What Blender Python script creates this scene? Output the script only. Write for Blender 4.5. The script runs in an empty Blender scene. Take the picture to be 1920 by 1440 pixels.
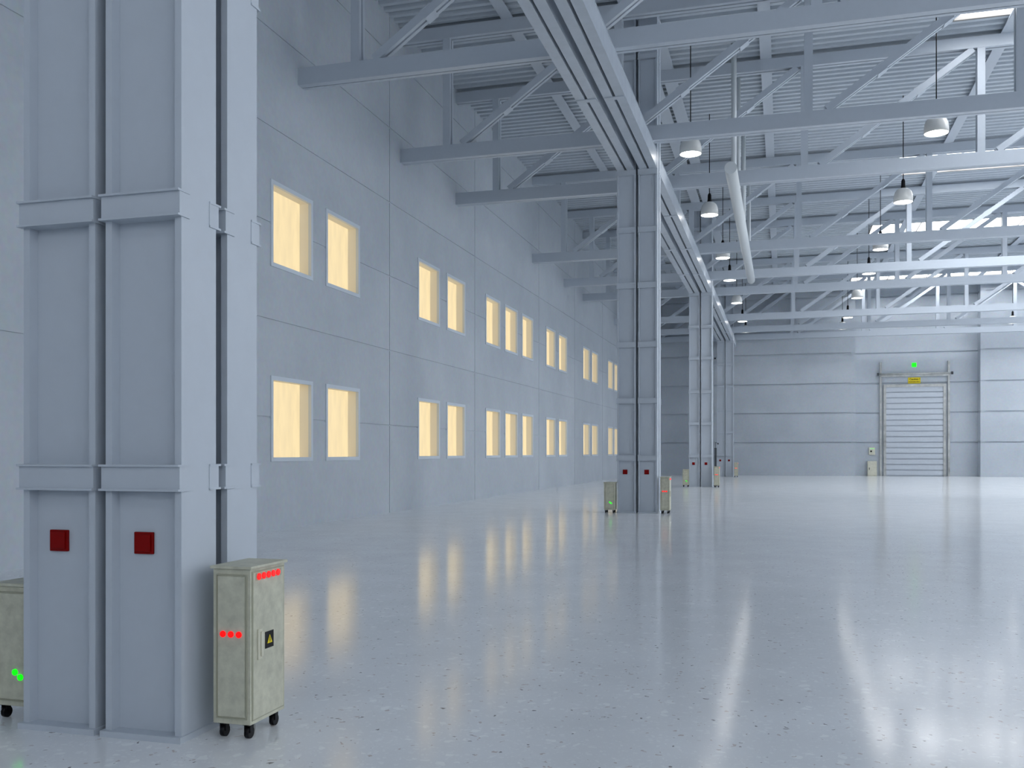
import bpy, bmesh, math, random
from mathutils import Vector, Matrix
random.seed(7)
sc = bpy.context.scene
C = sc.collection

# ------------------------------------------------------------------ camera, world, exposure
F_PX, VX, HY, CAM_H = 1785.0, 1468.0, 849.0, 1.6
cam = bpy.data.cameras.new('camera')
cam.sensor_fit = 'HORIZONTAL'; cam.sensor_width = 36.0
cam.lens = 36.0 * F_PX / 1920.0
cam.shift_x = 0.0
cam.shift_y = (HY - 720.0) / 1920.0
cam.clip_start = 0.05; cam.clip_end = 300
co = bpy.data.objects.new('camera', cam); C.objects.link(co)
co.location = (0, 0, CAM_H)
co.rotation_euler = (math.pi / 2, 0, math.atan((VX - 960) / F_PX))
sc.camera = co

w = bpy.data.worlds.new('world'); sc.world = w; w.use_nodes = True
bg = w.node_tree.nodes['Background']
bg.inputs[0].default_value = (0.75, 0.85, 1.0, 1); bg.inputs[1].default_value = 1.0
sc.view_settings.view_transform = 'Standard'
sc.view_settings.look = 'None'
sc.view_settings.gamma = 1.0
sc.view_settings.use_curve_mapping = False
sc.view_settings.exposure = 0.09
sc.cycles.diffuse_bounces = 6
sc.cycles.max_bounces = 12
sc.cycles.sample_clamp_indirect = 6.0

SKY_L = 6.6        # radiance of the daylit skylight panes
SIDE_L = 2.0       # radiance of the unseen fill panes added to the right wall
ROOF_L = 7.0       # radiance of the unseen rooflights added for fill over the far right side of the hall
FRONT_L = 1.3      # radiance of the unseen fill panes added to the end wall behind the camera
SKY_COL = (0.97, 0.985, 1.0)

# ------------------------------------------------------------------ materials
def mat(name, col, rough=0.5, metal=0.0, noise=0.0, nscale=6.0, spec=0.5, emit=None, estr=1.0, bump=0.0):
    m = bpy.data.materials.new(name); m.use_nodes = True
    nt = m.node_tree; b = nt.nodes['Principled BSDF']
    b.inputs['Base Color'].default_value = (*col, 1)
    b.inputs['Roughness'].default_value = rough
    b.inputs['Metallic'].default_value = metal
    b.inputs['Specular IOR Level'].default_value = spec
    if emit:
        b.inputs['Emission Color'].default_value = (*emit, 1)
        b.inputs['Emission Strength'].default_value = estr
    if noise or bump:
        tc = nt.nodes.new('ShaderNodeTexCoord')
        n = nt.nodes.new('ShaderNodeTexNoise')
        n.inputs['Scale'].default_value = nscale; n.inputs['Detail'].default_value = 5
        n.inputs['Roughness'].default_value = 0.6
        nt.links.new(tc.outputs['Object'], n.inputs['Vector'])
        if noise:
            r = nt.nodes.new('ShaderNodeValToRGB')
            r.color_ramp.elements[0].position = 0.3; r.color_ramp.elements[1].position = 0.7
            r.color_ramp.elements[0].color = (*[max(0, c * (1 - noise)) for c in col], 1)
            r.color_ramp.elements[1].color = (*[min(1, c * (1 + noise)) for c in col], 1)
            nt.links.new(n.outputs['Fac'], r.inputs['Fac'])
            nt.links.new(r.outputs['Color'], b.inputs['Base Color'])
        if bump:
            bp = nt.nodes.new('ShaderNodeBump'); bp.inputs['Strength'].default_value = bump
            bp.inputs['Distance'].default_value = 0.01
            nt.links.new(n.outputs['Fac'], bp.inputs['Height'])
            nt.links.new(bp.outputs['Normal'], b.inputs['Normal'])
    return m

STEEL = mat('white_painted_steel', (0.47, 0.52, 0.585), 0.38, noise=0.015, nscale=9)
GIRD = mat('glossy_painted_steel', (0.47, 0.52, 0.585), 0.27, noise=0.05, nscale=3)
DECK = mat('roof_sheet_paint', (0.47, 0.52, 0.575), 0.55, noise=0.03)
PIPE = mat('duct_paint', (0.64, 0.68, 0.70), 0.3)
BEIGE = mat('aged_cream_paint', (0.50, 0.50, 0.40), 0.5, noise=0.16, nscale=14, bump=0.15)
BEIGE_D = mat('aged_cream_groove', (0.34, 0.34, 0.26), 0.6)
CREAM = mat('cream_box_paint', (0.62, 0.61, 0.50), 0.5, noise=0.08)
BLACK = mat('black_plastic', (0.004, 0.004, 0.006), 0.5, spec=0.2)
DARK = mat('dark_grey_metal', (0.05, 0.06, 0.07), 0.5)
RED = mat('dark_red_plastic', (0.21, 0.0, 0.0), 0.5, spec=0.15)
REDL = mat('red_indicator', (0.8, 0.0, 0.0), 0.4, emit=(1.0, 0.0, 0.0), estr=1.3)
GRNL = mat('green_indicator', (0.0, 0.8, 0.0), 0.4, emit=(0.0, 1.0, 0.0), estr=1.3)
YEL = mat('yellow_sign', (0.78, 0.62, 0.0), 0.5)
SHADE = mat('white_enamel', (0.72, 0.72, 0.70), 0.18)
LAMP = mat('lamp_glow', (1, 1, 1), 0.4, emit=(1.0, 0.98, 0.95), estr=17.0)
GALV = mat('worn_galvanised_steel', (0.42, 0.43, 0.42), 0.45, metal=0.25, noise=0.3, nscale=2.5)
SLAT = mat('shutter_paint', (0.52, 0.565, 0.625), 0.5, noise=0.03)
FARP = mat('added_rooflight_fill', (0.9, 0.9, 0.9), 0.6, emit=SKY_COL, estr=ROOF_L)
SKYP = mat('daylit_skylight_glazing', (0.9, 0.9, 0.9), 0.6, emit=SKY_COL, estr=SKY_L)
SIDEP = mat('added_side_fill', (0.9, 0.9, 0.9), 0.6, emit=SKY_COL, estr=SIDE_L)
FRONTP = mat('added_end_fill', (0.9, 0.9, 0.9), 0.6, emit=SKY_COL, estr=FRONT_L)
SKYF = mat('skylight_frame', (0.22, 0.21, 0.20), 0.5)
WINF = mat('window_frame_paint', (0.60, 0.66, 0.73), 0.45)
REVEAL = mat('window_reveal_paint', (0.86, 0.82, 0.72), 0.7)

def wall_mat():
    m = mat('painted_concrete_panels', (0.47, 0.52, 0.585), 0.62)
    nt = m.node_tree; b = nt.nodes['Principled BSDF']
    tc = nt.nodes.new('ShaderNodeTexCoord')
    n1 = nt.nodes.new('ShaderNodeTexNoise'); n1.inputs['Scale'].default_value = 0.55; n1.inputs['Detail'].default_value = 8
    n1.inputs['Roughness'].default_value = 0.65
    n2 = nt.nodes.new('ShaderNodeTexNoise'); n2.inputs['Scale'].default_value = 9; n2.inputs['Detail'].default_value = 4
    nt.links.new(tc.outputs['Object'], n1.inputs['Vector']); nt.links.new(tc.outputs['Object'], n2.inputs['Vector'])
    r = nt.nodes.new('ShaderNodeValToRGB')
    e = r.color_ramp.elements
    e[0].position = 0.3; e[0].color = (0.425, 0.47, 0.525, 1)
    e[1].position = 0.72; e[1].color = (0.495, 0.54, 0.59, 1)
    x = nt.nodes.new('ShaderNodeMix'); x.data_type = 'RGBA'; x.blend_type = 'OVERLAY'; x.inputs[0].default_value = 0.12
    nt.links.new(n1.outputs['Fac'], r.inputs['Fac'])
    nt.links.new(r.outputs['Color'], x.inputs[6]); nt.links.new(n2.outputs['Color'], x.inputs[7])
    nt.links.new(x.outputs[2], b.inputs['Base Color'])
    return m
WALL = wall_mat()

def pane_mat():
    m = bpy.data.materials.new('warm_lit_window'); m.use_nodes = True
    nt = m.node_tree; b = nt.nodes['Principled BSDF']
    tc = nt.nodes.new('ShaderNodeTexCoord'); mp = nt.nodes.new('ShaderNodeMapping')
    mp.inputs['Scale'].default_value = (1.0, 2.2, 0.5)
    n = nt.nodes.new('ShaderNodeTexNoise'); n.inputs['Scale'].default_value = 2.0; n.inputs['Detail'].default_value = 6
    r = nt.nodes.new('ShaderNodeValToRGB')
    r.color_ramp.elements[0].position = 0.35; r.color_ramp.elements[0].color = (0.90, 0.72, 0.42, 1)
    r.color_ramp.elements[1].position = 0.62; r.color_ramp.elements[1].color = (1.0, 0.80, 0.46, 1)
    nt.links.new(tc.outputs['Object'], mp.inputs['Vector']); nt.links.new(mp.outputs['Vector'], n.inputs['Vector'])
    nt.links.new(n.outputs['Fac'], r.inputs['Fac'])
    nt.links.new(r.outputs['Color'], b.inputs['Emission Color'])
    b.inputs['Emission Strength'].default_value = 0.9
    b.inputs['Base Color'].default_value = (0.02, 0.018, 0.012, 1)
    b.inputs['Roughness'].default_value = 0.5
    return m
PANE = pane_mat()

def floor_mat():
    m = bpy.data.materials.new('polished_terrazzo'); m.use_nodes = True
    nt = m.node_tree; L = nt.links; b = nt.nodes['Principled BSDF']
    tc = nt.nodes.new('ShaderNodeTexCoord')
    base = (0.77, 0.795, 0.825)
    # distort the coordinates so the chips are irregular
    nd = nt.nodes.new('ShaderNodeTexNoise'); nd.inputs['Scale'].default_value = 14; nd.inputs['Detail'].default_value = 2
    L.new(tc.outputs['Object'], nd.inputs['Vector'])
    mx = nt.nodes.new('ShaderNodeMix'); mx.data_type = 'RGBA'; mx.blend_type = 'LINEAR_LIGHT'; mx.inputs[0].default_value = 0.045
    L.new(tc.outputs['Object'], mx.inputs[6]); L.new(nd.outputs['Color'], mx.inputs[7])
    prev = None
    layers = [(13.0, 0.84, 0.40, (0.87, 0.90, 0.91)), (24.0, 0.70, 0.40, (0.83, 0.86, 0.88)), (34.0, 0.975, 0.36, (0.26, 0.25, 0.26)),
              (26.0, 0.94, 0.38, (0.58, 0.53, 0.53)), (45.0, 0.66, 0.42, (0.82, 0.85, 0.87))]
    for i, (scale, th, rad, colr) in enumerate(layers):
        v = nt.nodes.new('ShaderNodeTexVoronoi'); v.inputs['Scale'].default_value = scale
        v.voronoi_dimensions = '2D'
        off = nt.nodes.new('ShaderNodeVectorMath'); off.operation = 'ADD'; off.inputs[1].default_value = (i * 3.7, i * 1.9, 0)
        L.new(mx.outputs[2], off.inputs[0]); L.new(off.outputs[0], v.inputs['Vector'])
        sp = nt.nodes.new('ShaderNodeSeparateColor'); L.new(v.outputs['Color'], sp.inputs[0])
        g = nt.nodes.new('ShaderNodeMath'); g.operation = 'GREATER_THAN'; g.inputs[1].default_value = th
        L.new(sp.outputs[0], g.inputs[0])
        k = nt.nodes.new('ShaderNodeMath'); k.operation = 'MULTIPLY'; k.inputs[1].default_value = rad
        L.new(sp.outputs[1], k.inputs[0])
        l = nt.nodes.new('ShaderNodeMath'); l.operation = 'LESS_THAN'
        L.new(v.outputs['Distance'], l.inputs[0]); L.new(k.outputs[0], l.inputs[1])
        a = nt.nodes.new('ShaderNodeMath'); a.operation = 'MULTIPLY'
        L.new(g.outputs[0], a.inputs[0]); L.new(l.outputs[0], a.inputs[1])
        c = nt.nodes.new('ShaderNodeMix'); c.data_type = 'RGBA'
        L.new(a.outputs[0], c.inputs[0])
        if prev is None: c.inputs[6].default_value = (*base, 1)
        else: L.new(prev, c.inputs[6])
        c.inputs[7].default_value = (*colr, 1)
        prev = c.outputs[2]
    # broad soft mottling
    n = nt.nodes.new('ShaderNodeTexNoise'); n.inputs['Scale'].default_value = 1.3; n.inputs['Detail'].default_value = 5
    L.new(tc.outputs['Object'], n.inputs['Vector'])
    r = nt.nodes.new('ShaderNodeValToRGB')
    r.color_ramp.elements[0].position = 0.3; r.color_ramp.elements[0].color = (0.93, 0.93, 0.93, 1)
    r.color_ramp.elements[1].position = 0.7; r.color_ramp.elements[1].color = (1, 1, 1, 1)
    L.new(n.outputs['Fac'], r.inputs['Fac'])
    mu = nt.nodes.new('ShaderNodeMix'); mu.data_type = 'RGBA'; mu.blend_type = 'MULTIPLY'; mu.inputs[0].default_value = 1
    L.new(prev, mu.inputs[6]); L.new(r.outputs['Color'], mu.inputs[7])
    L.new(mu.outputs[2], b.inputs['Base Color'])
    b.inputs['Roughness'].default_value = 0.13
    b.inputs['IOR'].default_value = 1.5
    return m
FLOOR = floor_mat()

# ------------------------------------------------------------------ helpers
class MB:
    def __init__(s): s.bm = bmesh.new()
    def box(s, x0, x1, y0, y1, z0, z1):
        v = [s.bm.verts.new(p) for p in ((x0,y0,z0),(x1,y0,z0),(x1,y1,z0),(x0,y1,z0),(x0,y0,z1),(x1,y0,z1),(x1,y1,z1),(x0,y1,z1))]
        for f in ((3,2,1,0),(4,5,6,7),(0,1,5,4),(1,2,6,5),(2,3,7,6),(3,0,4,7)): s.bm.faces.new([v[i] for i in f])
        return s
    def bar(s, a, b, w, y0, y1, off=0.0):
        """box whose long axis runs a->b in the XZ plane; w = height across it; y0..y1 thickness; off = shift across"""
        a = Vector((a[0], 0, a[1])); b = Vector((b[0], 0, b[1]))
        t = (b - a).normalized(); n = Vector((-t.z, 0, t.x))
        if n.z < 0: n = -n
        if abs(n.z) < 1e-6: n = Vector((1, 0, 0))
        P = []
        for y in (y0, y1):
            for q, k in ((a, -1), (b, -1), (b, 1), (a, 1)):
                p = q + n * (off + k * w / 2); P.append(s.bm.verts.new((p.x, y, p.z)))
        for f in ((0,1,2,3),(7,6,5,4),(0,4,5,1),(1,5,6,2),(2,6,7,3),(3,7,4,0)): s.bm.faces.new([P[i] for i in f])
        return s
    def cyl(s, a, b, r, n=24, r2=None):
        a = Vector(a); b = Vector(b); r2 = r if r2 is None else r2
        t = (b - a).normalized(); u = t.orthogonal().normalized(); v = t.cross(u)
        A, B = [], []
        for i in range(n):
            q = 2 * math.pi * i / n; d = u * math.cos(q) + v * math.sin(q)
            A.append(s.bm.verts.new(a + d * r)); B.append(s.bm.verts.new(b + d * r2))
        for i in range(n):
            j = (i + 1) % n; f = s.bm.faces.new((A[i], A[j], B[j], B[i])); f.smooth = True
        s.bm.faces.new(A[::-1]); s.bm.faces.new(B)
        return s
    def lathe(s, prof, n=32, cx=0, cy=0):
        rings = []
        for r, z in prof:
            if r < 1e-5: rings.append([s.bm.verts.new((cx, cy, z))])
            else: rings.append([s.bm.verts.new((cx + r * math.cos(2*math.pi*i/n), cy + r * math.sin(2*math.pi*i/n), z)) for i in range(n)])
        for A, B in zip(rings, rings[1:]):
            for i in range(n):
                j = (i + 1) % n
                q = [A[i % len(A)], A[j % len(A)], B[j % len(B)], B[i % len(B)]]
                q = list(dict.fromkeys(q))
                if len(q) > 2:
                    f = s.bm.faces.new(q); f.smooth = True
        return s
    def prism(s, pts, y0, y1, axis='y'):
        """polygon pts extruded; axis y: pts=(x,z); axis x: pts=(y,z)"""
        mk = (lambda p, t: (p[0], t, p[1])) if axis == 'y' else (lambda p, t: (t, p[0], p[1]))
        A = [s.bm.verts.new(mk(p, y0)) for p in pts]; B = [s.bm.verts.new(mk(p, y1)) for p in pts]
        s.bm.faces.new(A); s.bm.faces.new(B[::-1])
        for i in range(len(pts)):
            j = (i + 1) % len(pts); s.bm.faces.new((A[i], B[i], B[j], A[j]))
        return s
    def done(s, name, m, parent=None, bevel=0.0):
        bmesh.ops.recalc_face_normals(s.bm, faces=s.bm.faces)
        me = bpy.data.meshes.new(name); s.bm.to_mesh(me); s.bm.free()
        me.materials.append(m)
        o = bpy.data.objects.new(name, me); C.objects.link(o)
        if parent: o.parent = parent
        if bevel:
            md = o.modifiers.new('bevel', 'BEVEL'); md.width = bevel; md.segments = 2; md.limit_method = 'ANGLE'
        return o

def thing(name, label, cat, loc=(0, 0, 0), group=None):
    o = bpy.data.objects.new(name, None); C.objects.link(o); o.location = loc
    o.empty_display_size = 0.1
    o['label'] = label; o['category'] = cat
    if group: o['group'] = group
    return o
def tag(o, label, cat, group=None):
    o['label'] = label; o['category'] = cat
    if group: o['group'] = group
    return o
def struct(o, label=None):
    o['kind'] = 'structure'
    if label: o['label'] = label; o['category'] = o.name.split('_')[0].split('.')[0]
    return o
def dup(root, loc, label=None, group=None):
    def cp(o, parent):
        c = o.copy(); C.objects.link(c)
        if parent is not None: c.parent = parent
        for ch in kids.get(o.name, ()): cp(ch, c)
        return c
    kids = {}
    def walk(o):
        kids[o.name] = list(o.children)
        for k in o.children: walk(k)
    walk(root)
    r = cp(root, None); r.location = loc
    if label: r['label'] = label
    if group: r['group'] = group
    return r
def text_mesh(body, size, m, parent, loc, rot, width=None, name='lettering'):
    cu = bpy.data.curves.new(name, 'FONT'); cu.body = body; cu.size = size
    cu.align_x = 'CENTER'; cu.align_y = 'CENTER'; cu.extrude = 0.004; cu.offset = size * 0.012
    t = bpy.data.objects.new(name, cu); C.objects.link(t)
    bpy.context.view_layer.update()
    me = bpy.data.meshes.new_from_object(t.evaluated_get(bpy.context.evaluated_depsgraph_get()))
    C.objects.unlink(t); bpy.data.objects.remove(t)
    me.materials.clear(); me.materials.append(m)
    o = bpy.data.objects.new(name, me); C.objects.link(o); o.parent = parent
    o.location = loc; o.rotation_euler = rot
    if width:
        xs = [v.co.x for v in me.vertices]; k = width / (max(xs) - min(xs))
        for v in me.vertices: v.co.x *= k
    return o

# ------------------------------------------------------------------ building dimensions
XL, XR = -10.1, 27.0
YF, YB, YD = -12.0, 69.6, 70.5          # front wall, back wall, back of the door recess
ZC = 13.24                               # underside of the roof sheets
COLS_Y = [4.554, 25.2, 45.4, 65.25]
TRUSS_Y = [18.56, 24.28, 28.87, 38.57, 44.52, 49.0, 58.6, 64.5, 69.0]
SKY = [(-9.0, -7.0), (25.2, 28.0), (39.1, 42.9), (51.9, 55.1), (66.9, 69.0)]  # first strip is unseen, added behind the camera to light the near area
SKX0, SKX1 = 4.35, 26.2
SEAMS = [2.33, 4.33, 6.315, 8.285, 10.28, 12.25]

# floor
struct(MB().box(XL - 0.3, XR + 0.3, YF - 0.3, YD + 0.5, -0.3, 0.0).done('floor', FLOOR), 'pale grey polished terrazzo floor of the hall')

def grooved(us, vs, holes, grooves, to3d, gd=0.02, depth=0.32, name='wall', m=WALL, u_groove_v=None):
    """wall sheet in (u,v); holes = rects; grooves = rects sunk by gd. to3d(u,v,d) maps to space, d = distance behind the face"""
    U = sorted(set(round(x, 4) for x in us)); V = sorted(set(round(x, 4) for x in vs))
    inside = lambda u, v, R: R[0] - 1e-5 <= u <= R[1] + 1e-5 and R[2] - 1e-5 <= v <= R[3] + 1e-5
    bm = bmesh.new(); D = {}
    for i in range(len(U) - 1):
        for j in range(len(V) - 1):
            u = (U[i] + U[i+1]) / 2; v = (V[j] + V[j+1]) / 2
            if any(inside(u, v, R) for R in holes): D[i, j] = None
            elif any(inside(u, v, R) for R in grooves): D[i, j] = gd
            else: D[i, j] = 0.0
    def q(*p): bm.faces.new([bm.verts.new(to3d(*a)) for a in p])
    for (i, j), d in D.items():
        a, b, c, e = U[i], U[i+1], V[j], V[j+1]
        if d is not None: q((a, c, d), (b, c, d), (b, e, d), (a, e, d))
        for (k, l, p1, p2) in ((i+1, j, (b, c), (b, e)), (i, j+1, (a, e), (b, e))):
            if (k, l) in D and D[k, l] != d:
                d1 = depth if d is None else d; d2 = depth if D[k, l] is None else D[k, l]
                q((*p1, d1), (*p2, d1), (*p2, d2), (*p1, d2))
    # outer skin behind
    a, b, c, e = U[0], U[-1], V[0], V[-1]
    q((a, c, depth), (b, c, depth), (b, e, depth), (a, e, depth))
    me = bpy.data.meshes.new(name); bm.to_mesh(me); bm.free(); me.materials.append(m)
    o = bpy.data.objects.new(name, me); C.objects.link(o)
    return o

# ---- left wall with its windows
JY = [-5.0, 3.0, 14.9, 23.55, 30.85, 39.7, 47.02, 54.7, 62.4]
WIN_Y = [(9.3, 11.0), (17.46, 19.15), (19.9, 21.6), (25.62, 27.32), (28.05, 29.74), (32.1, 33.8), (34.5, 36.2), (36.96, 38.64),
         (41.0, 42.7), (43.45, 45.16), (49.1, 50.8), (51.5, 53.2), (56.5, 58.2), (58.7, 60.4)]
WIN_Y = WIN_Y[1:]
WIN_Z = [(1.475, 3.13), (5.49, 7.16)]
gw = 0.017
holes = [(a, b, c, d) for (a, b) in WIN_Y for (c, d) in WIN_Z]
gro = [(j - gw, j + gw, 0, ZC) for j in JY]
gro += [(14.9, YB, s - gw, s + gw) for s in SEAMS] + [(YF, 14.9, s - 0.03, s + 0.03) for s in (3.22, 7.6, 11.9)]
us = [YF, YB + 1.2, 14.9]; vs = [0, ZC + 0.5]
for R in holes + gro: us += [R[0], R[1]]; vs += [R[2], R[3]]
struct(grooved(us, vs, holes, gro, lambda u, v, d: (XL - d, u, v), name='wall_left'), 'long grey panelled wall on the left with two rows of lit windows')

ordn = ['first', 'second', 'third', 'fourth', 'fifth', 'sixth', 'seventh', 'eighth', 'ninth', 'tenth', 'eleventh', 'twelfth', 'thirteenth']
kwin = 0
for zi, (z0, z1) in enumerate(WIN_Z):
    for yi, (y0, y1) in enumerate(WIN_Y):
        kwin += 1
        r = bpy.data.objects.new('window_%d' % kwin, None); C.objects.link(r); r.location = (XL, y0, z0)
        struct(r, '%s row warm-lit window, %s from the left along the grey wall' % (('lower', 'upper')[zi], ordn[yi]))
        W, Hh = y1 - y0, z1 - z0
        f = MB(); t = 0.055
        f.box(-0.05, 0.022, -t, 0.03, -t, Hh + t).box(-0.05, 0.022, W - 0.03, W + t, -t, Hh + t)
        f.box(-0.05, 0.022, 0.03, W - 0.03, -t, 0.03).box(-0.05, 0.022, 0.03, W - 0.03, Hh - 0.03, Hh + t)
        f.done('window_frame', WINF, r)
        g = MB(); g.box(-0.29, -0.05, 0.0, 0.02, 0, Hh).box(-0.29, -0.05, W - 0.02, W, 0, Hh)
        g.box(-0.29, -0.05, 0.02, W - 0.02, 0, 0.02).box(-0.29, -0.05, 0.02, W - 0.02, Hh - 0.02, Hh)
        g.done('window_reveal', REVEAL, r)
        MB().box(-0.31, -0.27, 0.02, W - 0.02, 0.02, Hh - 0.02).done('window_pane', PANE, r)

# ---- back wall with the recessed door bay
RX0, RX1 = 4.8, 12.67
BS = [2.31, 4.36, 6.40, 8.5, 10.5, 12.4]
def backwall(x0, x1, y, name, label):
    gr = [(x0, x1, s - 0.05, s + 0.05) for s in BS]
    vv = [0, ZC + 0.5]
    for R in gr: vv += [R[2], R[3]]
    struct(grooved([x0, x1], vv, [], gr, lambda u, v, d: (u, y + d, v), gd=0.08, name=name), label)
backwall(XL - 0.3, RX0, YB, 'wall_back_left', 'panelled back wall left of the recessed door bay')
backwall(RX0 - 0.3, RX1 + 0.3, YD, 'wall_back', 'back wall of the recess around the roller door')
backwall(RX1, XR + 0.3, YB, 'wall_back_right', 'panelled back wall right of the recessed door bay')
m_ = MB()
for (s0, s1) in zip([0] + [s + 0.055 for s in BS], [s - 0.055 for s in BS] + [ZC + 0.4]):
    m_.box(RX1, RX1 + 0.3, YB + 0.001, YD, s0, s1)
    m_.box(RX0 - 0.3, RX0, YB + 0.001, YD, s0, s1)
m_.box(RX1 + 0.02, RX1 + 0.3, YB + 0.02, YD, 0, ZC + 0.4); m_.box(RX0 - 0.3, RX0 - 0.02, YB + 0.02, YD, 0, ZC + 0.4)
struct(m_.done('wall_recess', WALL), 'side returns of the recessed door bay')
# ---- walls out of the frame: front (behind the camera) and right with windows added as fill light
FW = [(-7.5 + 8.6 * k, -1.0 + 8.6 * k) for k in range(4)]; fz = (4.0, 10.5)  # unseen windows added to brighten the faces turned to the camera
us = [XL - 0.3, XR + 0.3]
for a, b in FW: us += [a, b]
struct(grooved(us, [0, ZC + 0.5, *fz], [(a, b, *fz) for a, b in FW], [], lambda u, v, d: (u, YF - d, v), name='wall_front'), 'end wall behind the camera with added fill-light windows')
for k_, (a, b) in enumerate(FW):
    kwin += 1
    r = bpy.data.objects.new('window_%d' % kwin, None); C.objects.link(r); r.location = (a, YF, fz[0])
    struct(r, 'added fill-light window in the end wall behind the camera, number %d from the left' % (k_ + 1))
    Wd, Hh = b - a, fz[1] - fz[0]
    f = MB(); f.box(0, 0.1, -0.2, 0.03, 0, Hh).box(Wd - 0.1, Wd, -0.2, 0.03, 0, Hh).box(0.1, Wd - 0.1, -0.2, 0.03, 0, 0.1).box(0.1, Wd - 0.1, -0.2, 0.03, Hh - 0.1, Hh)
    for q_ in range(1, 4): f.box(Wd * q_ / 4 - 0.04, Wd * q_ / 4 + 0.04, -0.1, 0.0, 0.1, Hh - 0.1)
    f.done('window_frame', WINF, r)
    MB().box(0.1, Wd - 0.1, -0.15, -0.12, 0.1, Hh - 0.1).done('window_pane', FRONTP, r)
gy = [(-8.0, 3.5), (7.6, 19.1), (22.0, 31.0)]  # unseen windows added to light the column sides from the right
hz = (3.0, 10.5)
us = [YF, YB + 1.2]; vs = [0, ZC + 0.5, *hz]
for a, b in gy: us += [a, b]
struct(grooved(us, vs, [(a, b, *hz) for a, b in gy], [], lambda u, v, d: (XR + d, u, v), name='wall_right'), 'right hand wall with tall added fill-light windows')
for (a, b) in gy:
    kwin += 1
    r = bpy.data.objects.new('window_%d' % kwin, None); C.objects.link(r); r.location = (XR, a, hz[0])
    struct(r, 'tall added fill-light window in the right wall, number %d from the camera' % (gy.index((a, b)) + 1))
    Wd, Hh = b - a, hz[1] - hz[0]
    f = MB(); f.box(-0.03, 0.2, 0, 0.1, 0, Hh).box(-0.03, 0.2, Wd - 0.1, Wd, 0, Hh).box(-0.03, 0.2, 0.1, Wd - 0.1, 0, 0.1).box(-0.03, 0.2, 0.1, Wd - 0.1, Hh - 0.1, Hh)
    for k in range(1, 5): f.box(0.0, 0.1, Wd * k / 5 - 0.04, Wd * k / 5 + 0.04, 0.1, Hh - 0.1)
    f.done('window_frame', WINF, r)
    MB().box(0.12, 0.15, 0.1, Wd - 0.1, 0.1, Hh - 0.1).done('window_pane', SIDEP, r)

# ---- ribbed roof deck with skylight openings
cm = MB()
def deck(x0, x1, y0, y1):
    p = 0.34; pts = []
    n = max(1, round((y1 - y0) / p)); p = (y1 - y0) / n
    for k in range(n):
        a = y0 + k * p
        pts += [(a, ZC), (a + p * 0.40, ZC), (a + p * 0.50, ZC + 0.11), (a + p * 0.90, ZC + 0.11)]
    pts += [(y1, ZC), (y1, ZC + 0.2), (y0, ZC + 0.2)]
    cm.prism(pts, x0, x1, axis='x')
ROOF_FILL = [(19.2, 26.2, 6.0, 12.0), (19.2, 26.2, 29.4, 38.3), (19.2, 26.2, 56.0, 64.2)]  # unseen rooflights added to brighten the hall
OPEN = [(SKX0, SKX1, a, b) for a, b in SKY] + ROOF_FILL
yb = sorted({YF, YB + 0.9} | {v for o_ in OPEN for v in o_[2:]})
for a, b in zip(yb, yb[1:]):
    mid = (a + b) / 2; x = XL - 0.3
    for (p, q) in sorted((o_[0], o_[1]) for o_ in OPEN if o_[2] < mid < o_[3]):
        deck(x, p, a, b); x = q
    deck(x, XR + 0.3, a, b)
struct(cm.done('ceiling', DECK), 'ribbed white sheet roof seen from below')
sk_words = ['first', 'nearest visible', 'second visible', 'third visible', 'farthest']
for i, (xa, xb, a, b) in enumerate(OPEN):
    kwin += 1
    r = bpy.data.objects.new('window_%d' % kwin, None); C.objects.link(r); r.location = (xa, a, ZC)
    if i < len(SKY): struct(r, '%s bright skylight strip across the ribbed roof' % sk_words[i])
    else: struct(r, 'wide added fill rooflight over the right side of the hall, number %d from the camera' % (i - len(SKY) + 1))
    Wd = xb - xa; D_ = b - a
    f = MB(); f.box(0, 0.08, 0, D_, 0.0, 0.2).box(Wd - 0.08, Wd, 0, D_, 0.0, 0.2).box(0.08, Wd - 0.08, 0, 0.08, 0.0, 0.2).box(0.08, Wd - 0.08, D_ - 0.08, D_, 0.0, 0.2)
    n = 9 if i < len(SKY) else 3
    for k in range(1, n): f.box(Wd * k / n - 0.025, Wd * k / n + 0.025, 0.08, D_ - 0.08, 0.06, 0.14)
    f.done('skylight_frame', SKYF, r)
    MB().box(0.08, Wd - 0.08, 0.08, D_ - 0.08, 0.14, 0.17).done('skylight_pane', SKYP if i < len(SKY) else FARP, r)

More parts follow.
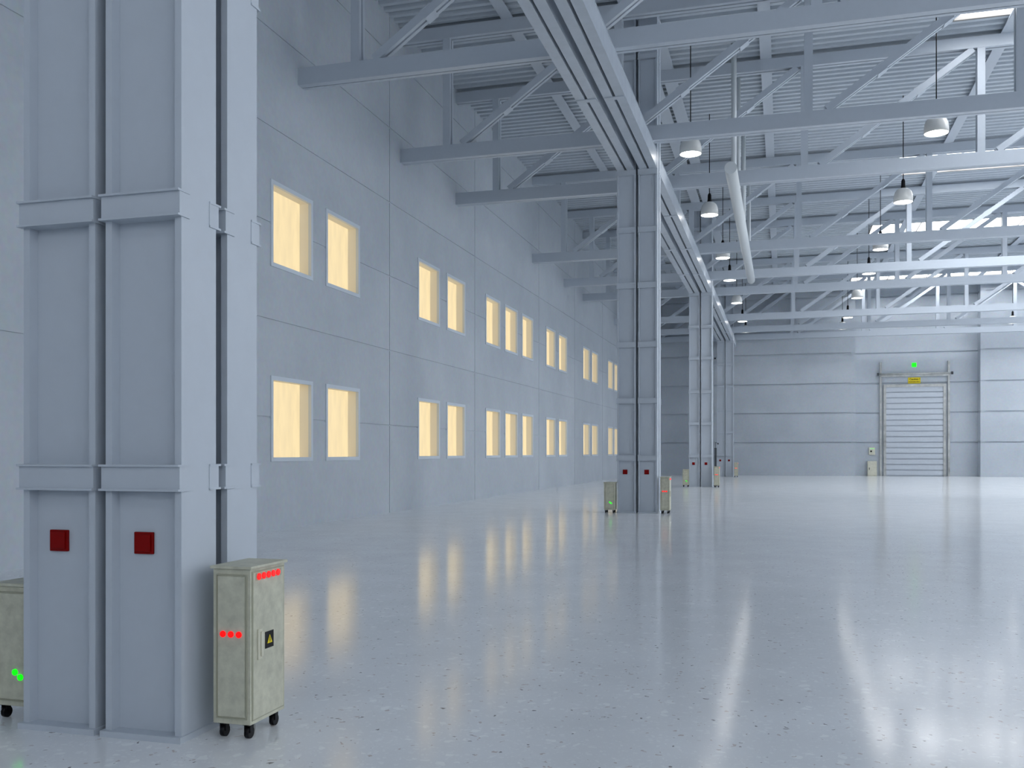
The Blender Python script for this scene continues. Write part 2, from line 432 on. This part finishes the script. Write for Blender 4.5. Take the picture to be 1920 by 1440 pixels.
# ------------------------------------------------------------------ columns
cx = [(-4.253, -3.758), (-3.688, -3.193)]
def make_column():
    w_, d_ = 0.495, 0.333
    r = thing('steel_column', '', 'column', group='paired steel columns')
    MB().box(0.042, w_ - 0.042, 0.065, d_ - 0.065, 0.034, ZC).done('web', STEEL, r)
    MB().box(0, 0.042, 0, d_, 0.034, ZC).done('flange', STEEL, r)
    MB().box(w_ - 0.042, w_, 0, d_, 0.034, ZC).done('flange', STEEL, r)
    MB().box(-0.016, w_ + 0.014, -0.03, d_ + 0.03, 0, 0.034).done('base_plate', STEEL, r)
    ss = MB()
    for z in (1.46, 2.98, 4.47, 6.04, 7.52, 9.04, 12.1):
        pr = 0.022 if z in (1.46, 2.98, 6.04) else 0.015
        for sgn in (0, 1):
            b = MB()
            def bx(x0, x1, a, c, z0, z1):
                if sgn: a, c = d_ - c, d_ - a
                b.box(x0, x1, a, c, z0, z1)
            e = 0.012 if pr > 0.01 else -0.03
            bx(-e, w_ + min(e, 0.004), -pr, 0.07, z - 0.062, z + 0.062)
            e += 0.006
            bx(-e, w_ + min(e, 0.008), -pr - 0.018, 0.07, z + 0.062, z + 0.074)
            bx(-e, w_ + min(e, 0.008), -pr - 0.018, 0.07, z - 0.074, z - 0.062)
            b.done('stiffener_band', STEEL, r)
    return r
grp = ['nearest column group', 'second column group', 'third column group', 'farthest column group']
col0 = make_column(); first = True
alarm = thing('fire_alarm_box', '', 'alarm box', group='dark red alarm boxes on the columns')
MB().box(-0.062, 0.062, -0.018, 0.0, -0.062, 0.062).done('back_box', RED, alarm, 0.004)
MB().box(-0.05, 0.05, -0.03, -0.018, -0.047, 0.05).done('cover', RED, alarm, 0.004)
ak = 0
for i, y in enumerate(COLS_Y):
    for j, (x0, x1) in enumerate(cx):
        for k, dy in enumerate((0.0, 0.45)):
            lab = 'white steel H-column, %s %s of the %s' % (('front', 'rear')[k], ('left', 'right')[j], grp[i])
            if first:
                col0.location = (x0, y, 0); col0['label'] = lab; first = False
            else: dup(col0, (x0, y + dy, 0), lab)
        lab = 'dark red square alarm box on the front %s column of the %s' % (('left', 'right')[j], grp[i])
        loc = ((x0 + x1) / 2 + (-0.045 if j == 0 else -0.034), y + 0.065, 1.09)
        if ak == 0: alarm.location = loc; alarm['label'] = lab
        else: dup(alarm, loc, lab)
        ak += 1

# ------------------------------------------------------------------ crane girders along the column line
bays = [(COLS_Y[0] + 0.79, COLS_Y[1] - 0.025), (COLS_Y[1] + 0.81, COLS_Y[2] - 0.025), (COLS_Y[2] + 0.81, COLS_Y[3] - 0.025), (COLS_Y[3] + 0.81, YB)]
bayw = ['nearest column group to the second', 'second column group to the third', 'third column group to the farthest', 'farthest column group to the back wall']
for i, (a, b) in enumerate(bays):
    for j, (x0, x1) in enumerate(((-4.25, -3.79), (-3.655, -3.195))):
        r = thing('crane_girder', '%s white girder overhead from the %s' % (('left', 'right')[j], bayw[i]), 'beam', (x0, a, 9.11), 'girders on the column line')
        Wd = x1 - x0; L_ = b - a
        for s, (p, q) in enumerate(((0.0, 0.20), (0.26, Wd))):
            m = MB()
            m.box(p, q, 0, L_, 0, 0.03).box(p, q, 0, L_, 0.42, 0.45)
            m.box(p if s == 0 else q - 0.03, p + 0.03 if s == 0 else q, 0, L_, 0.03, 0.42)
            m.box(q - 0.02 if s == 0 else p, q if s == 0 else p + 0.02, 0, L_, 0.03, 0.42)
            if s: m.box(q, q + 0.012, 0, L_, 0.43, 0.45)
            else: m.box(p - 0.012, p, 0, L_, 0.43, 0.45)
            m.done('girder_channel', GIRD, r)
        for k in range(1, 4):
            yy = COLS_Y[i] + 0.1 + 5.1 * k - a
            if 0 < yy < L_ - 0.3:
                MB().box(0.02, Wd - 0.02, yy - 0.07, yy + 0.07, -0.022, 0.0).done('splice_plate', GIRD, r)

# ------------------------------------------------------------------ trusses
ZB0, ZB1, ZT0, ZT1 = 9.56, 9.93, 12.82, 13.14
NODES = [-8.76 + 4.68 * k for k in range(8)]
def batten(p, q, f, y0, y1, w_):
    a = Vector((p[0], p[1])); b = Vector((q[0], q[1])); t = (b - a).normalized(); c = a + (b - a) * f
    return (tuple(c - t * 0.13), tuple(c + t * 0.13))
def make_truss():
    r = thing('roof_truss', '', 'truss', group='roof trusses')
    x0, x1 = XL, XR
    b = MB()
    b.box(x0, x1, 0, 0.17, ZB0, ZB1).box(x0, x1, 0.205, 0.30, ZB0, ZB1).box(x0, x1, 0.17, 0.205, ZB0 + 0.13, ZB1 - 0.13)
    b.done('bottom_chord', STEEL, r)
    t = MB()
    t.box(x0, x1, 0, 0.12, ZT0, ZT1).box(x0, x1, 0.18, 0.30, ZT0, ZT1).box(x0, x1, 0.12, 0.18, ZT0 + 0.13, ZT1 - 0.13)
    t.done('top_chord', STEEL, r)
    for k, x in enumerate(NODES):
        p = MB(); p.box(x - 0.1, x + 0.1, 0.01, 0.11, ZB1, ZT0).box(x - 0.1, x + 0.1, 0.19, 0.29, ZB1, ZT0).box(x - 0.015, x + 0.015, 0.11, 0.19, ZB1, ZT0)
        p.done('post', STEEL, r)
        if k + 1 < len(NODES) and k < 5: a_, b_ = (x + 0.42, ZB1 + 0.02), (NODES[k + 1] - 0.2, ZT0 - 0.02)
        elif k + 1 < len(NODES): a_, b_ = (x + 0.2, ZT0 - 0.02), (NODES[k + 1] - 0.42, ZB1 + 0.02)
        else: continue
        wd = 0.17
        d = MB(); d.bar(a_, b_, wd, 0.015, 0.115).bar(a_, b_, wd, 0.175, 0.275).bar(a_, b_, 0.04, 0.115, 0.175)
        d.done('diagonal', STEEL, r)
        for f in (0.3, 0.66):
            c0, c1 = batten(a_, b_, f, 0, 0, wd)
            e = MB(); e.bar(c0, c1, 0.02, 0.005, 0.285, -wd / 2 - 0.01).bar(c0, c1, 0.02, 0.005, 0.285, wd / 2 + 0.01)
            e.done('batten_plate', STEEL, r)
    return r
tr = make_truss()
tw = ['nearest', 'second nearest', 'third', 'fourth', 'fifth', 'sixth', 'seventh', 'eighth, last but one', 'farthest, close to the back wall']
for i, y in enumerate(TRUSS_Y):
    lab = 'white steel roof truss spanning the hall, %s%s' % (tw[i], '' if i in (7, 8) else ' from the camera')
    if i == 0: tr.location = (0, y, 0); tr['label'] = lab
    else: dup(tr, (0, y, 0), lab)

# ------------------------------------------------------------------ longitudinal roof beams under the deck
LB = [(-7.05, 'over the middle of the left aisle'), (-3.87, 'left of the pair above the column line'), (-3.36, 'right of the pair above the column line'),
      (-0.48, 'first to the right of the column line'), (5.93, 'crossing the left ends of the skylights'), (12.35, 'crossing the middle of the skylights'), (18.8, 'farthest to the right')]
for x, wd in LB:
    w2 = 0.2 if abs(x + 3.6) < 0.4 else 0.16
    m = MB().box(x - w2, x + w2, 5.5, YB, ZT1, ZT1 + 0.03).box(x - 0.05, x + 0.05, 5.5, YB, ZT1 + 0.03, ZC)
    tag(m.done('roof_beam', STEEL), 'flat white beam running lengthwise under the ribbed roof, ' + wd, 'beam', 'lengthwise roof beams')

# ------------------------------------------------------------------ pendant lamps
def make_lamp():
    r = thing('pendant_lamp', '', 'lamp', group='pendant dome lamps')
    prof = [(0.0, 0.47), (0.06, 0.47), (0.12, 0.455), (0.19, 0.415), (0.25, 0.345), (0.285, 0.25), (0.298, 0.14), (0.30, 0.0), (0.288, 0.0),
            (0.286, 0.14), (0.272, 0.245), (0.238, 0.335), (0.18, 0.40), (0.10, 0.44), (0.0, 0.45)]
    MB().lathe(prof).done('lamp_shade', SHADE, r)
    MB().cyl((0, 0, 0.015), (0, 0, 0.03), 0.283, 32).done('bulb_diffuser', LAMP, r)
    MB().lathe([(0.0, 0.47), (0.07, 0.47), (0.075, 0.50), (0.066, 0.56), (0.062, 0.69), (0.05, 0.735), (0.02, 0.77), (0.012, 0.79), (0, 0.79)], 20).done('lamp_socket', BLACK, r)
    MB().cyl((0, 0, 0.78), (0, 0, ZC + 0.1 - 9.8), 0.014, 8).done('cord', BLACK, r)
    return r
lamp0 = make_lamp(); lk = 0
LY = [26.5, 33.5, 41.05, 46.45, 53.6, 61.2, 66.6]
for x, wd in ((-2.44, 'left row by the columns'), (3.79, 'right row near the skylights'), (13.98, None)):
    for i, y in enumerate(LY):
        if wd is None and i != 6: continue
        lab = ('white dome pendant lamp, %s from the camera in the %s' % (ordn[i], wd)) if wd else 'white dome pendant lamp alone at the far right near the back wall'
        if lk == 0: lamp0.location = (x, y, 9.8); lamp0['label'] = lab
        else: dup(lamp0, (x, y, 9.8), lab)
        lk += 1

# ------------------------------------------------------------------ ventilation duct
r = thing('ventilation_duct', 'round white duct hung lengthwise below the trusses with vertical drop pipes', 'duct', (-1.34, 26.0, 9.2))
MB().cyl((0, 0, 0), (0, 17.2, 0), 0.163, 32).done('duct_tube', PIPE, r)
for yy in (1.75, 4.4, 8.7, 14.2):
    MB().cyl((0, yy, 0.15), (0, yy, ZC - 9.2), 0.075, 20).done('drop_pipe', PIPE, r)

# ------------------------------------------------------------------ electrical carts
def caster(parent, x, y):
    c = MB(); c.box(x - 0.022, x + 0.022, y - 0.024, y + 0.024, 0.078, 0.088).box(x - 0.02, x - 0.014, y - 0.012, y + 0.022, 0.035, 0.078).box(x + 0.014, x + 0.02, y - 0.012, y + 0.022, 0.035, 0.078)
    o = c.done('caster', BLACK, parent)
    MB().cyl((x - 0.013, y + 0.008, 0.033), (x + 0.013, y + 0.008, 0.033), 0.033, 20).done('wheel', BLACK, o)
def inset_panel(mb, x0, x1, z0, z1, y):
    """raised frame rim round a panel on the -y face"""
    t = 0.007; d = 0.006
    mb.box(x0, x1, y - d, y, z0, z0 + t).box(x0, x1, y - d, y, z1 - t, z1).box(x0, x0 + t, y - d, y, z0 + t, z1 - t).box(x1 - t, x1, y - d, y, z0 + t, z1 - t)
def make_red_cart():
    r = thing('electrical_cabinet', '', 'cabinet', group='cream cabinets on casters')
    Wd, Dp, z0, z1 = 0.235, 0.375, 0.086, 0.952
    MB().box(0, Wd, 0, Dp, z0, z1).done('body', BEIGE, r, 0.003)
    MB().box(-0.014, Wd + 0.014, -0.014, Dp + 0.014, z1, z1 + 0.016).done('top_plate', BEIGE, r, 0.003)
    f = MB(); inset_panel(f, 0.02, Wd - 0.02, z0 + 0.03, z1 - 0.03, 0.0); f.done('panel_rim', BEIGE_D, r)
    MB().box(0.032, Wd - 0.032, -0.004, 0.0, z0 + 0.042, z1 - 0.042).done('side_panel', BEIGE, r)
    # door on the +x face
    d = MB().box(Wd, Wd + 0.006, 0.022, Dp - 0.022, z0 + 0.028, z1 - 0.022).done('door', BEIGE, r)
    g = MB(); e = Wd
    g.box(e, e + 0.004, 0.014, 0.022, z0 + 0.02, z1 - 0.014).box(e, e + 0.004, Dp - 0.022, Dp - 0.014, z0 + 0.02, z1 - 0.014).box(e, e + 0.004, 0.022, Dp - 0.022, z0 + 0.02, z0 + 0.028).box(e, e + 0.004, 0.022, Dp - 0.022, z1 - 0.022, z1 - 0.014)
    g.done('door_rim', BEIGE_D, r)
    h = MB(); h.box(Wd + 0.006, Wd + 0.016, 0.062, 0.102, 0.44, 0.61).box(Wd + 0.016, Wd + 0.026, 0.08, 0.1, 0.455, 0.595); h.done('handle', CREAM, d, 0.003)
    s = MB().box(Wd + 0.006, Wd + 0.009, 0.145, 0.235, 0.485, 0.58).done('warning_sign', BLACK, d); s['label'] = 'black square sign with a yellow lightning triangle'
    tri = MB(); tri.prism([(0.164, 0.512), (0.218, 0.512), (0.191, 0.560)], Wd + 0.009, Wd + 0.0105, axis='x'); tri.done('warning_triangle', YEL, d)
    bo = MB(); bo.prism([(0.188, 0.517), (0.193, 0.517), (0.196, 0.532), (0.193, 0.532), (0.195, 0.546), (0.190, 0.546), (0.187, 0.529), (0.190, 0.529)], Wd + 0.0105, Wd + 0.0115, axis='x'); bo.done('lightning_mark', BLACK, d)
    MB().box(Wd + 0.006, Wd + 0.0075, 0.045, 0.325, 0.885, 0.925).done('lamp_strip', BEIGE_D, d)
    for k in range(5):
        y = 0.075 + 0.052 * k
        MB().cyl((Wd + 0.0075, y, 0.905), (Wd + 0.014, y, 0.905), 0.0185, 20).done('indicator_light', REDL, r)['label'] = 'round glowing red light'
    for k in range(3):
        x = 0.066 + 0.050 * k
        MB().cyl((x, -0.004, 0.588), (x, -0.011, 0.588), 0.0175, 20).done('indicator_light', REDL, r)['label'] = 'round glowing red light'
    for x in (0.04, Wd - 0.04):
        for y in (0.045, Dp - 0.06): caster(r, x, y)
    return r
def make_green_cart():
    r = thing('electrical_cabinet', '', 'cabinet', group='low cream cabinets on casters')
    Wd, Dp, z0, z1 = 0.285, 0.33, 0.086, 0.80
    MB().box(0, Wd, 0, Dp, z0, z1).done('body', BEIGE, r, 0.003)
    MB().box(-0.012, Wd + 0.008, -0.014, Dp + 0.014, z1, z1 + 0.02).done('top_plate', BEIGE, r, 0.004)
    f = MB(); inset_panel(f, 0.03, Wd - 0.02, z0 + 0.03, z1 - 0.03, 0.0); f.done('panel_rim', BEIGE_D, r)
    MB().box(0.04, Wd - 0.03, -0.004, 0.0, z0 + 0.042, z1 - 0.042).done('side_panel', BEIGE, r)
    for (x, z) in ((0.158, 0.29), (0.196, 0.262)):
        MB().cyl((x, -0.004, z), (x, -0.011, z), 0.0185, 20).done('indicator_light', GRNL, r)['label'] = 'round glowing green light'
    for x in (0.04, Wd - 0.04):
        for y in (0.045, Dp - 0.06): caster(r, x, y)
    return r
rc = make_red_cart(); rc.location = (-3.075, 4.68, 0)
rc['label'] = 'tall cream cabinet on casters with red lights, large in front beside the nearest columns'
dup(rc, (-3.10, 25.12, 0), 'tall cream cabinet on casters with red lights beside the second column group')
dup(rc, (-3.075, 45.0, 0), 'tall cream cabinet on casters with red lights beside the third column group')
dup(rc, (-3.09, 64.3, 0), 'tall cream cabinet on casters with red lights beside the farthest column group')
gc = make_green_cart(); gc.location = (-4.567, 4.66, 0)
gc['label'] = 'low cream cabinet with two green lights, cut off at the left edge of the photo'
dup(gc, (-4.575, 25.0, 0), 'low cream cabinet with green lights left of the second column group')
dup(gc, (-4.545, 45.3, 0), 'low cream cabinet with green lights left of the third column group')

# ------------------------------------------------------------------ roller door in the recess, with its signs and boxes
DX0, DX1, DZ = 6.86, 10.50, 6.12
r = bpy.data.objects.new('door_1', None); C.objects.link(r); r.location = ((DX0 + DX1) / 2, YD, 0)
struct(r, 'white slatted roller shutter door with steel guide rails in the back wall')
hw = (DX1 - DX0) / 2
s = MB(); n = 16; p = DZ / n
for k in range(n): s.box(-hw, hw, -0.12, -0.02, k * p + 0.06, (k + 1) * p)
s.box(-hw, hw, -0.035, -0.02, 0, DZ)
s.done('shutter', SLAT, r)
f = MB(); f.box(-hw - 0.17, -hw, -0.17, 0, 0, DZ + 0.19).box(hw, hw + 0.17, -0.17, 0, 0, DZ + 0.19).box(-hw, hw, -0.17, 0, DZ, DZ + 0.19); f.done('door_frame', GALV, r)
for sx in (-1, 1):
    MB().box(sx * 2.17 - 0.065, sx * 2.17 + 0.065, -0.16, 0, 0, 7.86).done('guide_rail', GALV, r)
t = MB(); t.cyl((-2.3, -0.26, 7.02), (2.36, -0.26, 7.02), 0.06, 16).box(-2.17, 2.17, -0.26, -0.16, 6.84, 6.95); t.done('shaft', GALV, r)
for sx in (-1, 1):
    MB().cyl((sx * 2.3, -0.26, 7.02), (sx * 2.42, -0.26, 7.02), 0.10, 16).done('shaft_bearing', DARK, r)
m = MB().box(8.53, 8.81, YD - 0.05, YD, 7.5, 7.78); tag(m.done('exit_light', GRNL, None, 0.01), 'bright green square light on the wall above the roller door', 'light')
r = thing('caution_sign', 'yellow sign reading Caution ! Automatic door above the roller door', 'sign', (8.68, YD - 0.02, 6.57))
MB().box(-0.395, 0.395, -0.02, 0.02, -0.205, 0.205).done('sign_board', YEL, r)
text_mesh('Caution !', 0.2, BLACK, r, (0.02, -0.024, 0.085), (math.pi/2, 0, 0), 0.66)
text_mesh('Automatic door', 0.12, BLACK, r, (0.0, -0.024, -0.085), (math.pi/2, 0, 0), 0.70)
r = thing('door_control_box', 'small cream control box on the wall left of the roller door', 'control box', (5.94, YD, 1.45))
MB().box(-0.2, 0.2, -0.14, 0, 0, 0.53).done('box_body', CREAM, r, 0.02)
MB().box(-0.11, 0.0, -0.16, -0.14, 0.2, 0.31).done('screen', BLACK, r)
for k in range(3): MB().box(-0.12 + 0.1 * k, -0.05 + 0.1 * k, -0.15, -0.14, 0.42, 0.47).done('status_light', mat('pale_green_led', (0.2, 0.6, 0.2), 0.4, emit=(0.3, 1, 0.3), estr=0.5), r)
r = thing('wall_cabinet', 'low cream cabinet standing on the floor left of the roller door', 'cabinet', (5.94, YD, 0))
MB().box(-0.3, 0.3, -0.35, 0, 0, 1.02).done('cabinet_body', CREAM, r, 0.01)
d = MB().box(-0.26, 0.26, -0.365, -0.35, 0.04, 0.98).done('cabinet_door', CREAM, r)
MB().box(-0.21, -0.17, -0.385, -0.365, 0.42, 0.58).done('handle', DARK, d)

# ------------------------------------------------------------------ slim dark stand behind the third columns, small cameras
r = thing('equipment_stand', 'slim dark post standing behind the cabinet at the third column group', 'post', (-3.14, 46.6, 0))
MB().box(-0.02, 0.08, -0.05, 0.05, 0.0, 1.84).done('post', DARK, r)
MB().box(-0.06, 0.12, -0.1, 0.1, 0, 0.03).done('base_plate', DARK, r)
MB().bar((0.03, 2.1), (0.15, 2.05), 0.02, -0.01, 0.01).box(0.02, 0.04, -0.01, 0.01, 1.84, 2.1).box(0.12, 0.18, -0.05, 0.05, 2.0, 2.07).done('sensor_arm', DARK, r)
r = thing('wall_camera', 'tiny dark camera on a bracket high on the third column group', 'camera', (-3.2, 45.95, 6.06))
MB().box(0, 0.12, -0.015, 0.015, -0.01, 0.01).done('bracket', STEEL, r)
MB().box(0.08, 0.15, -0.09, 0.05, -0.03, 0.035).done('camera_body', BLACK, r)
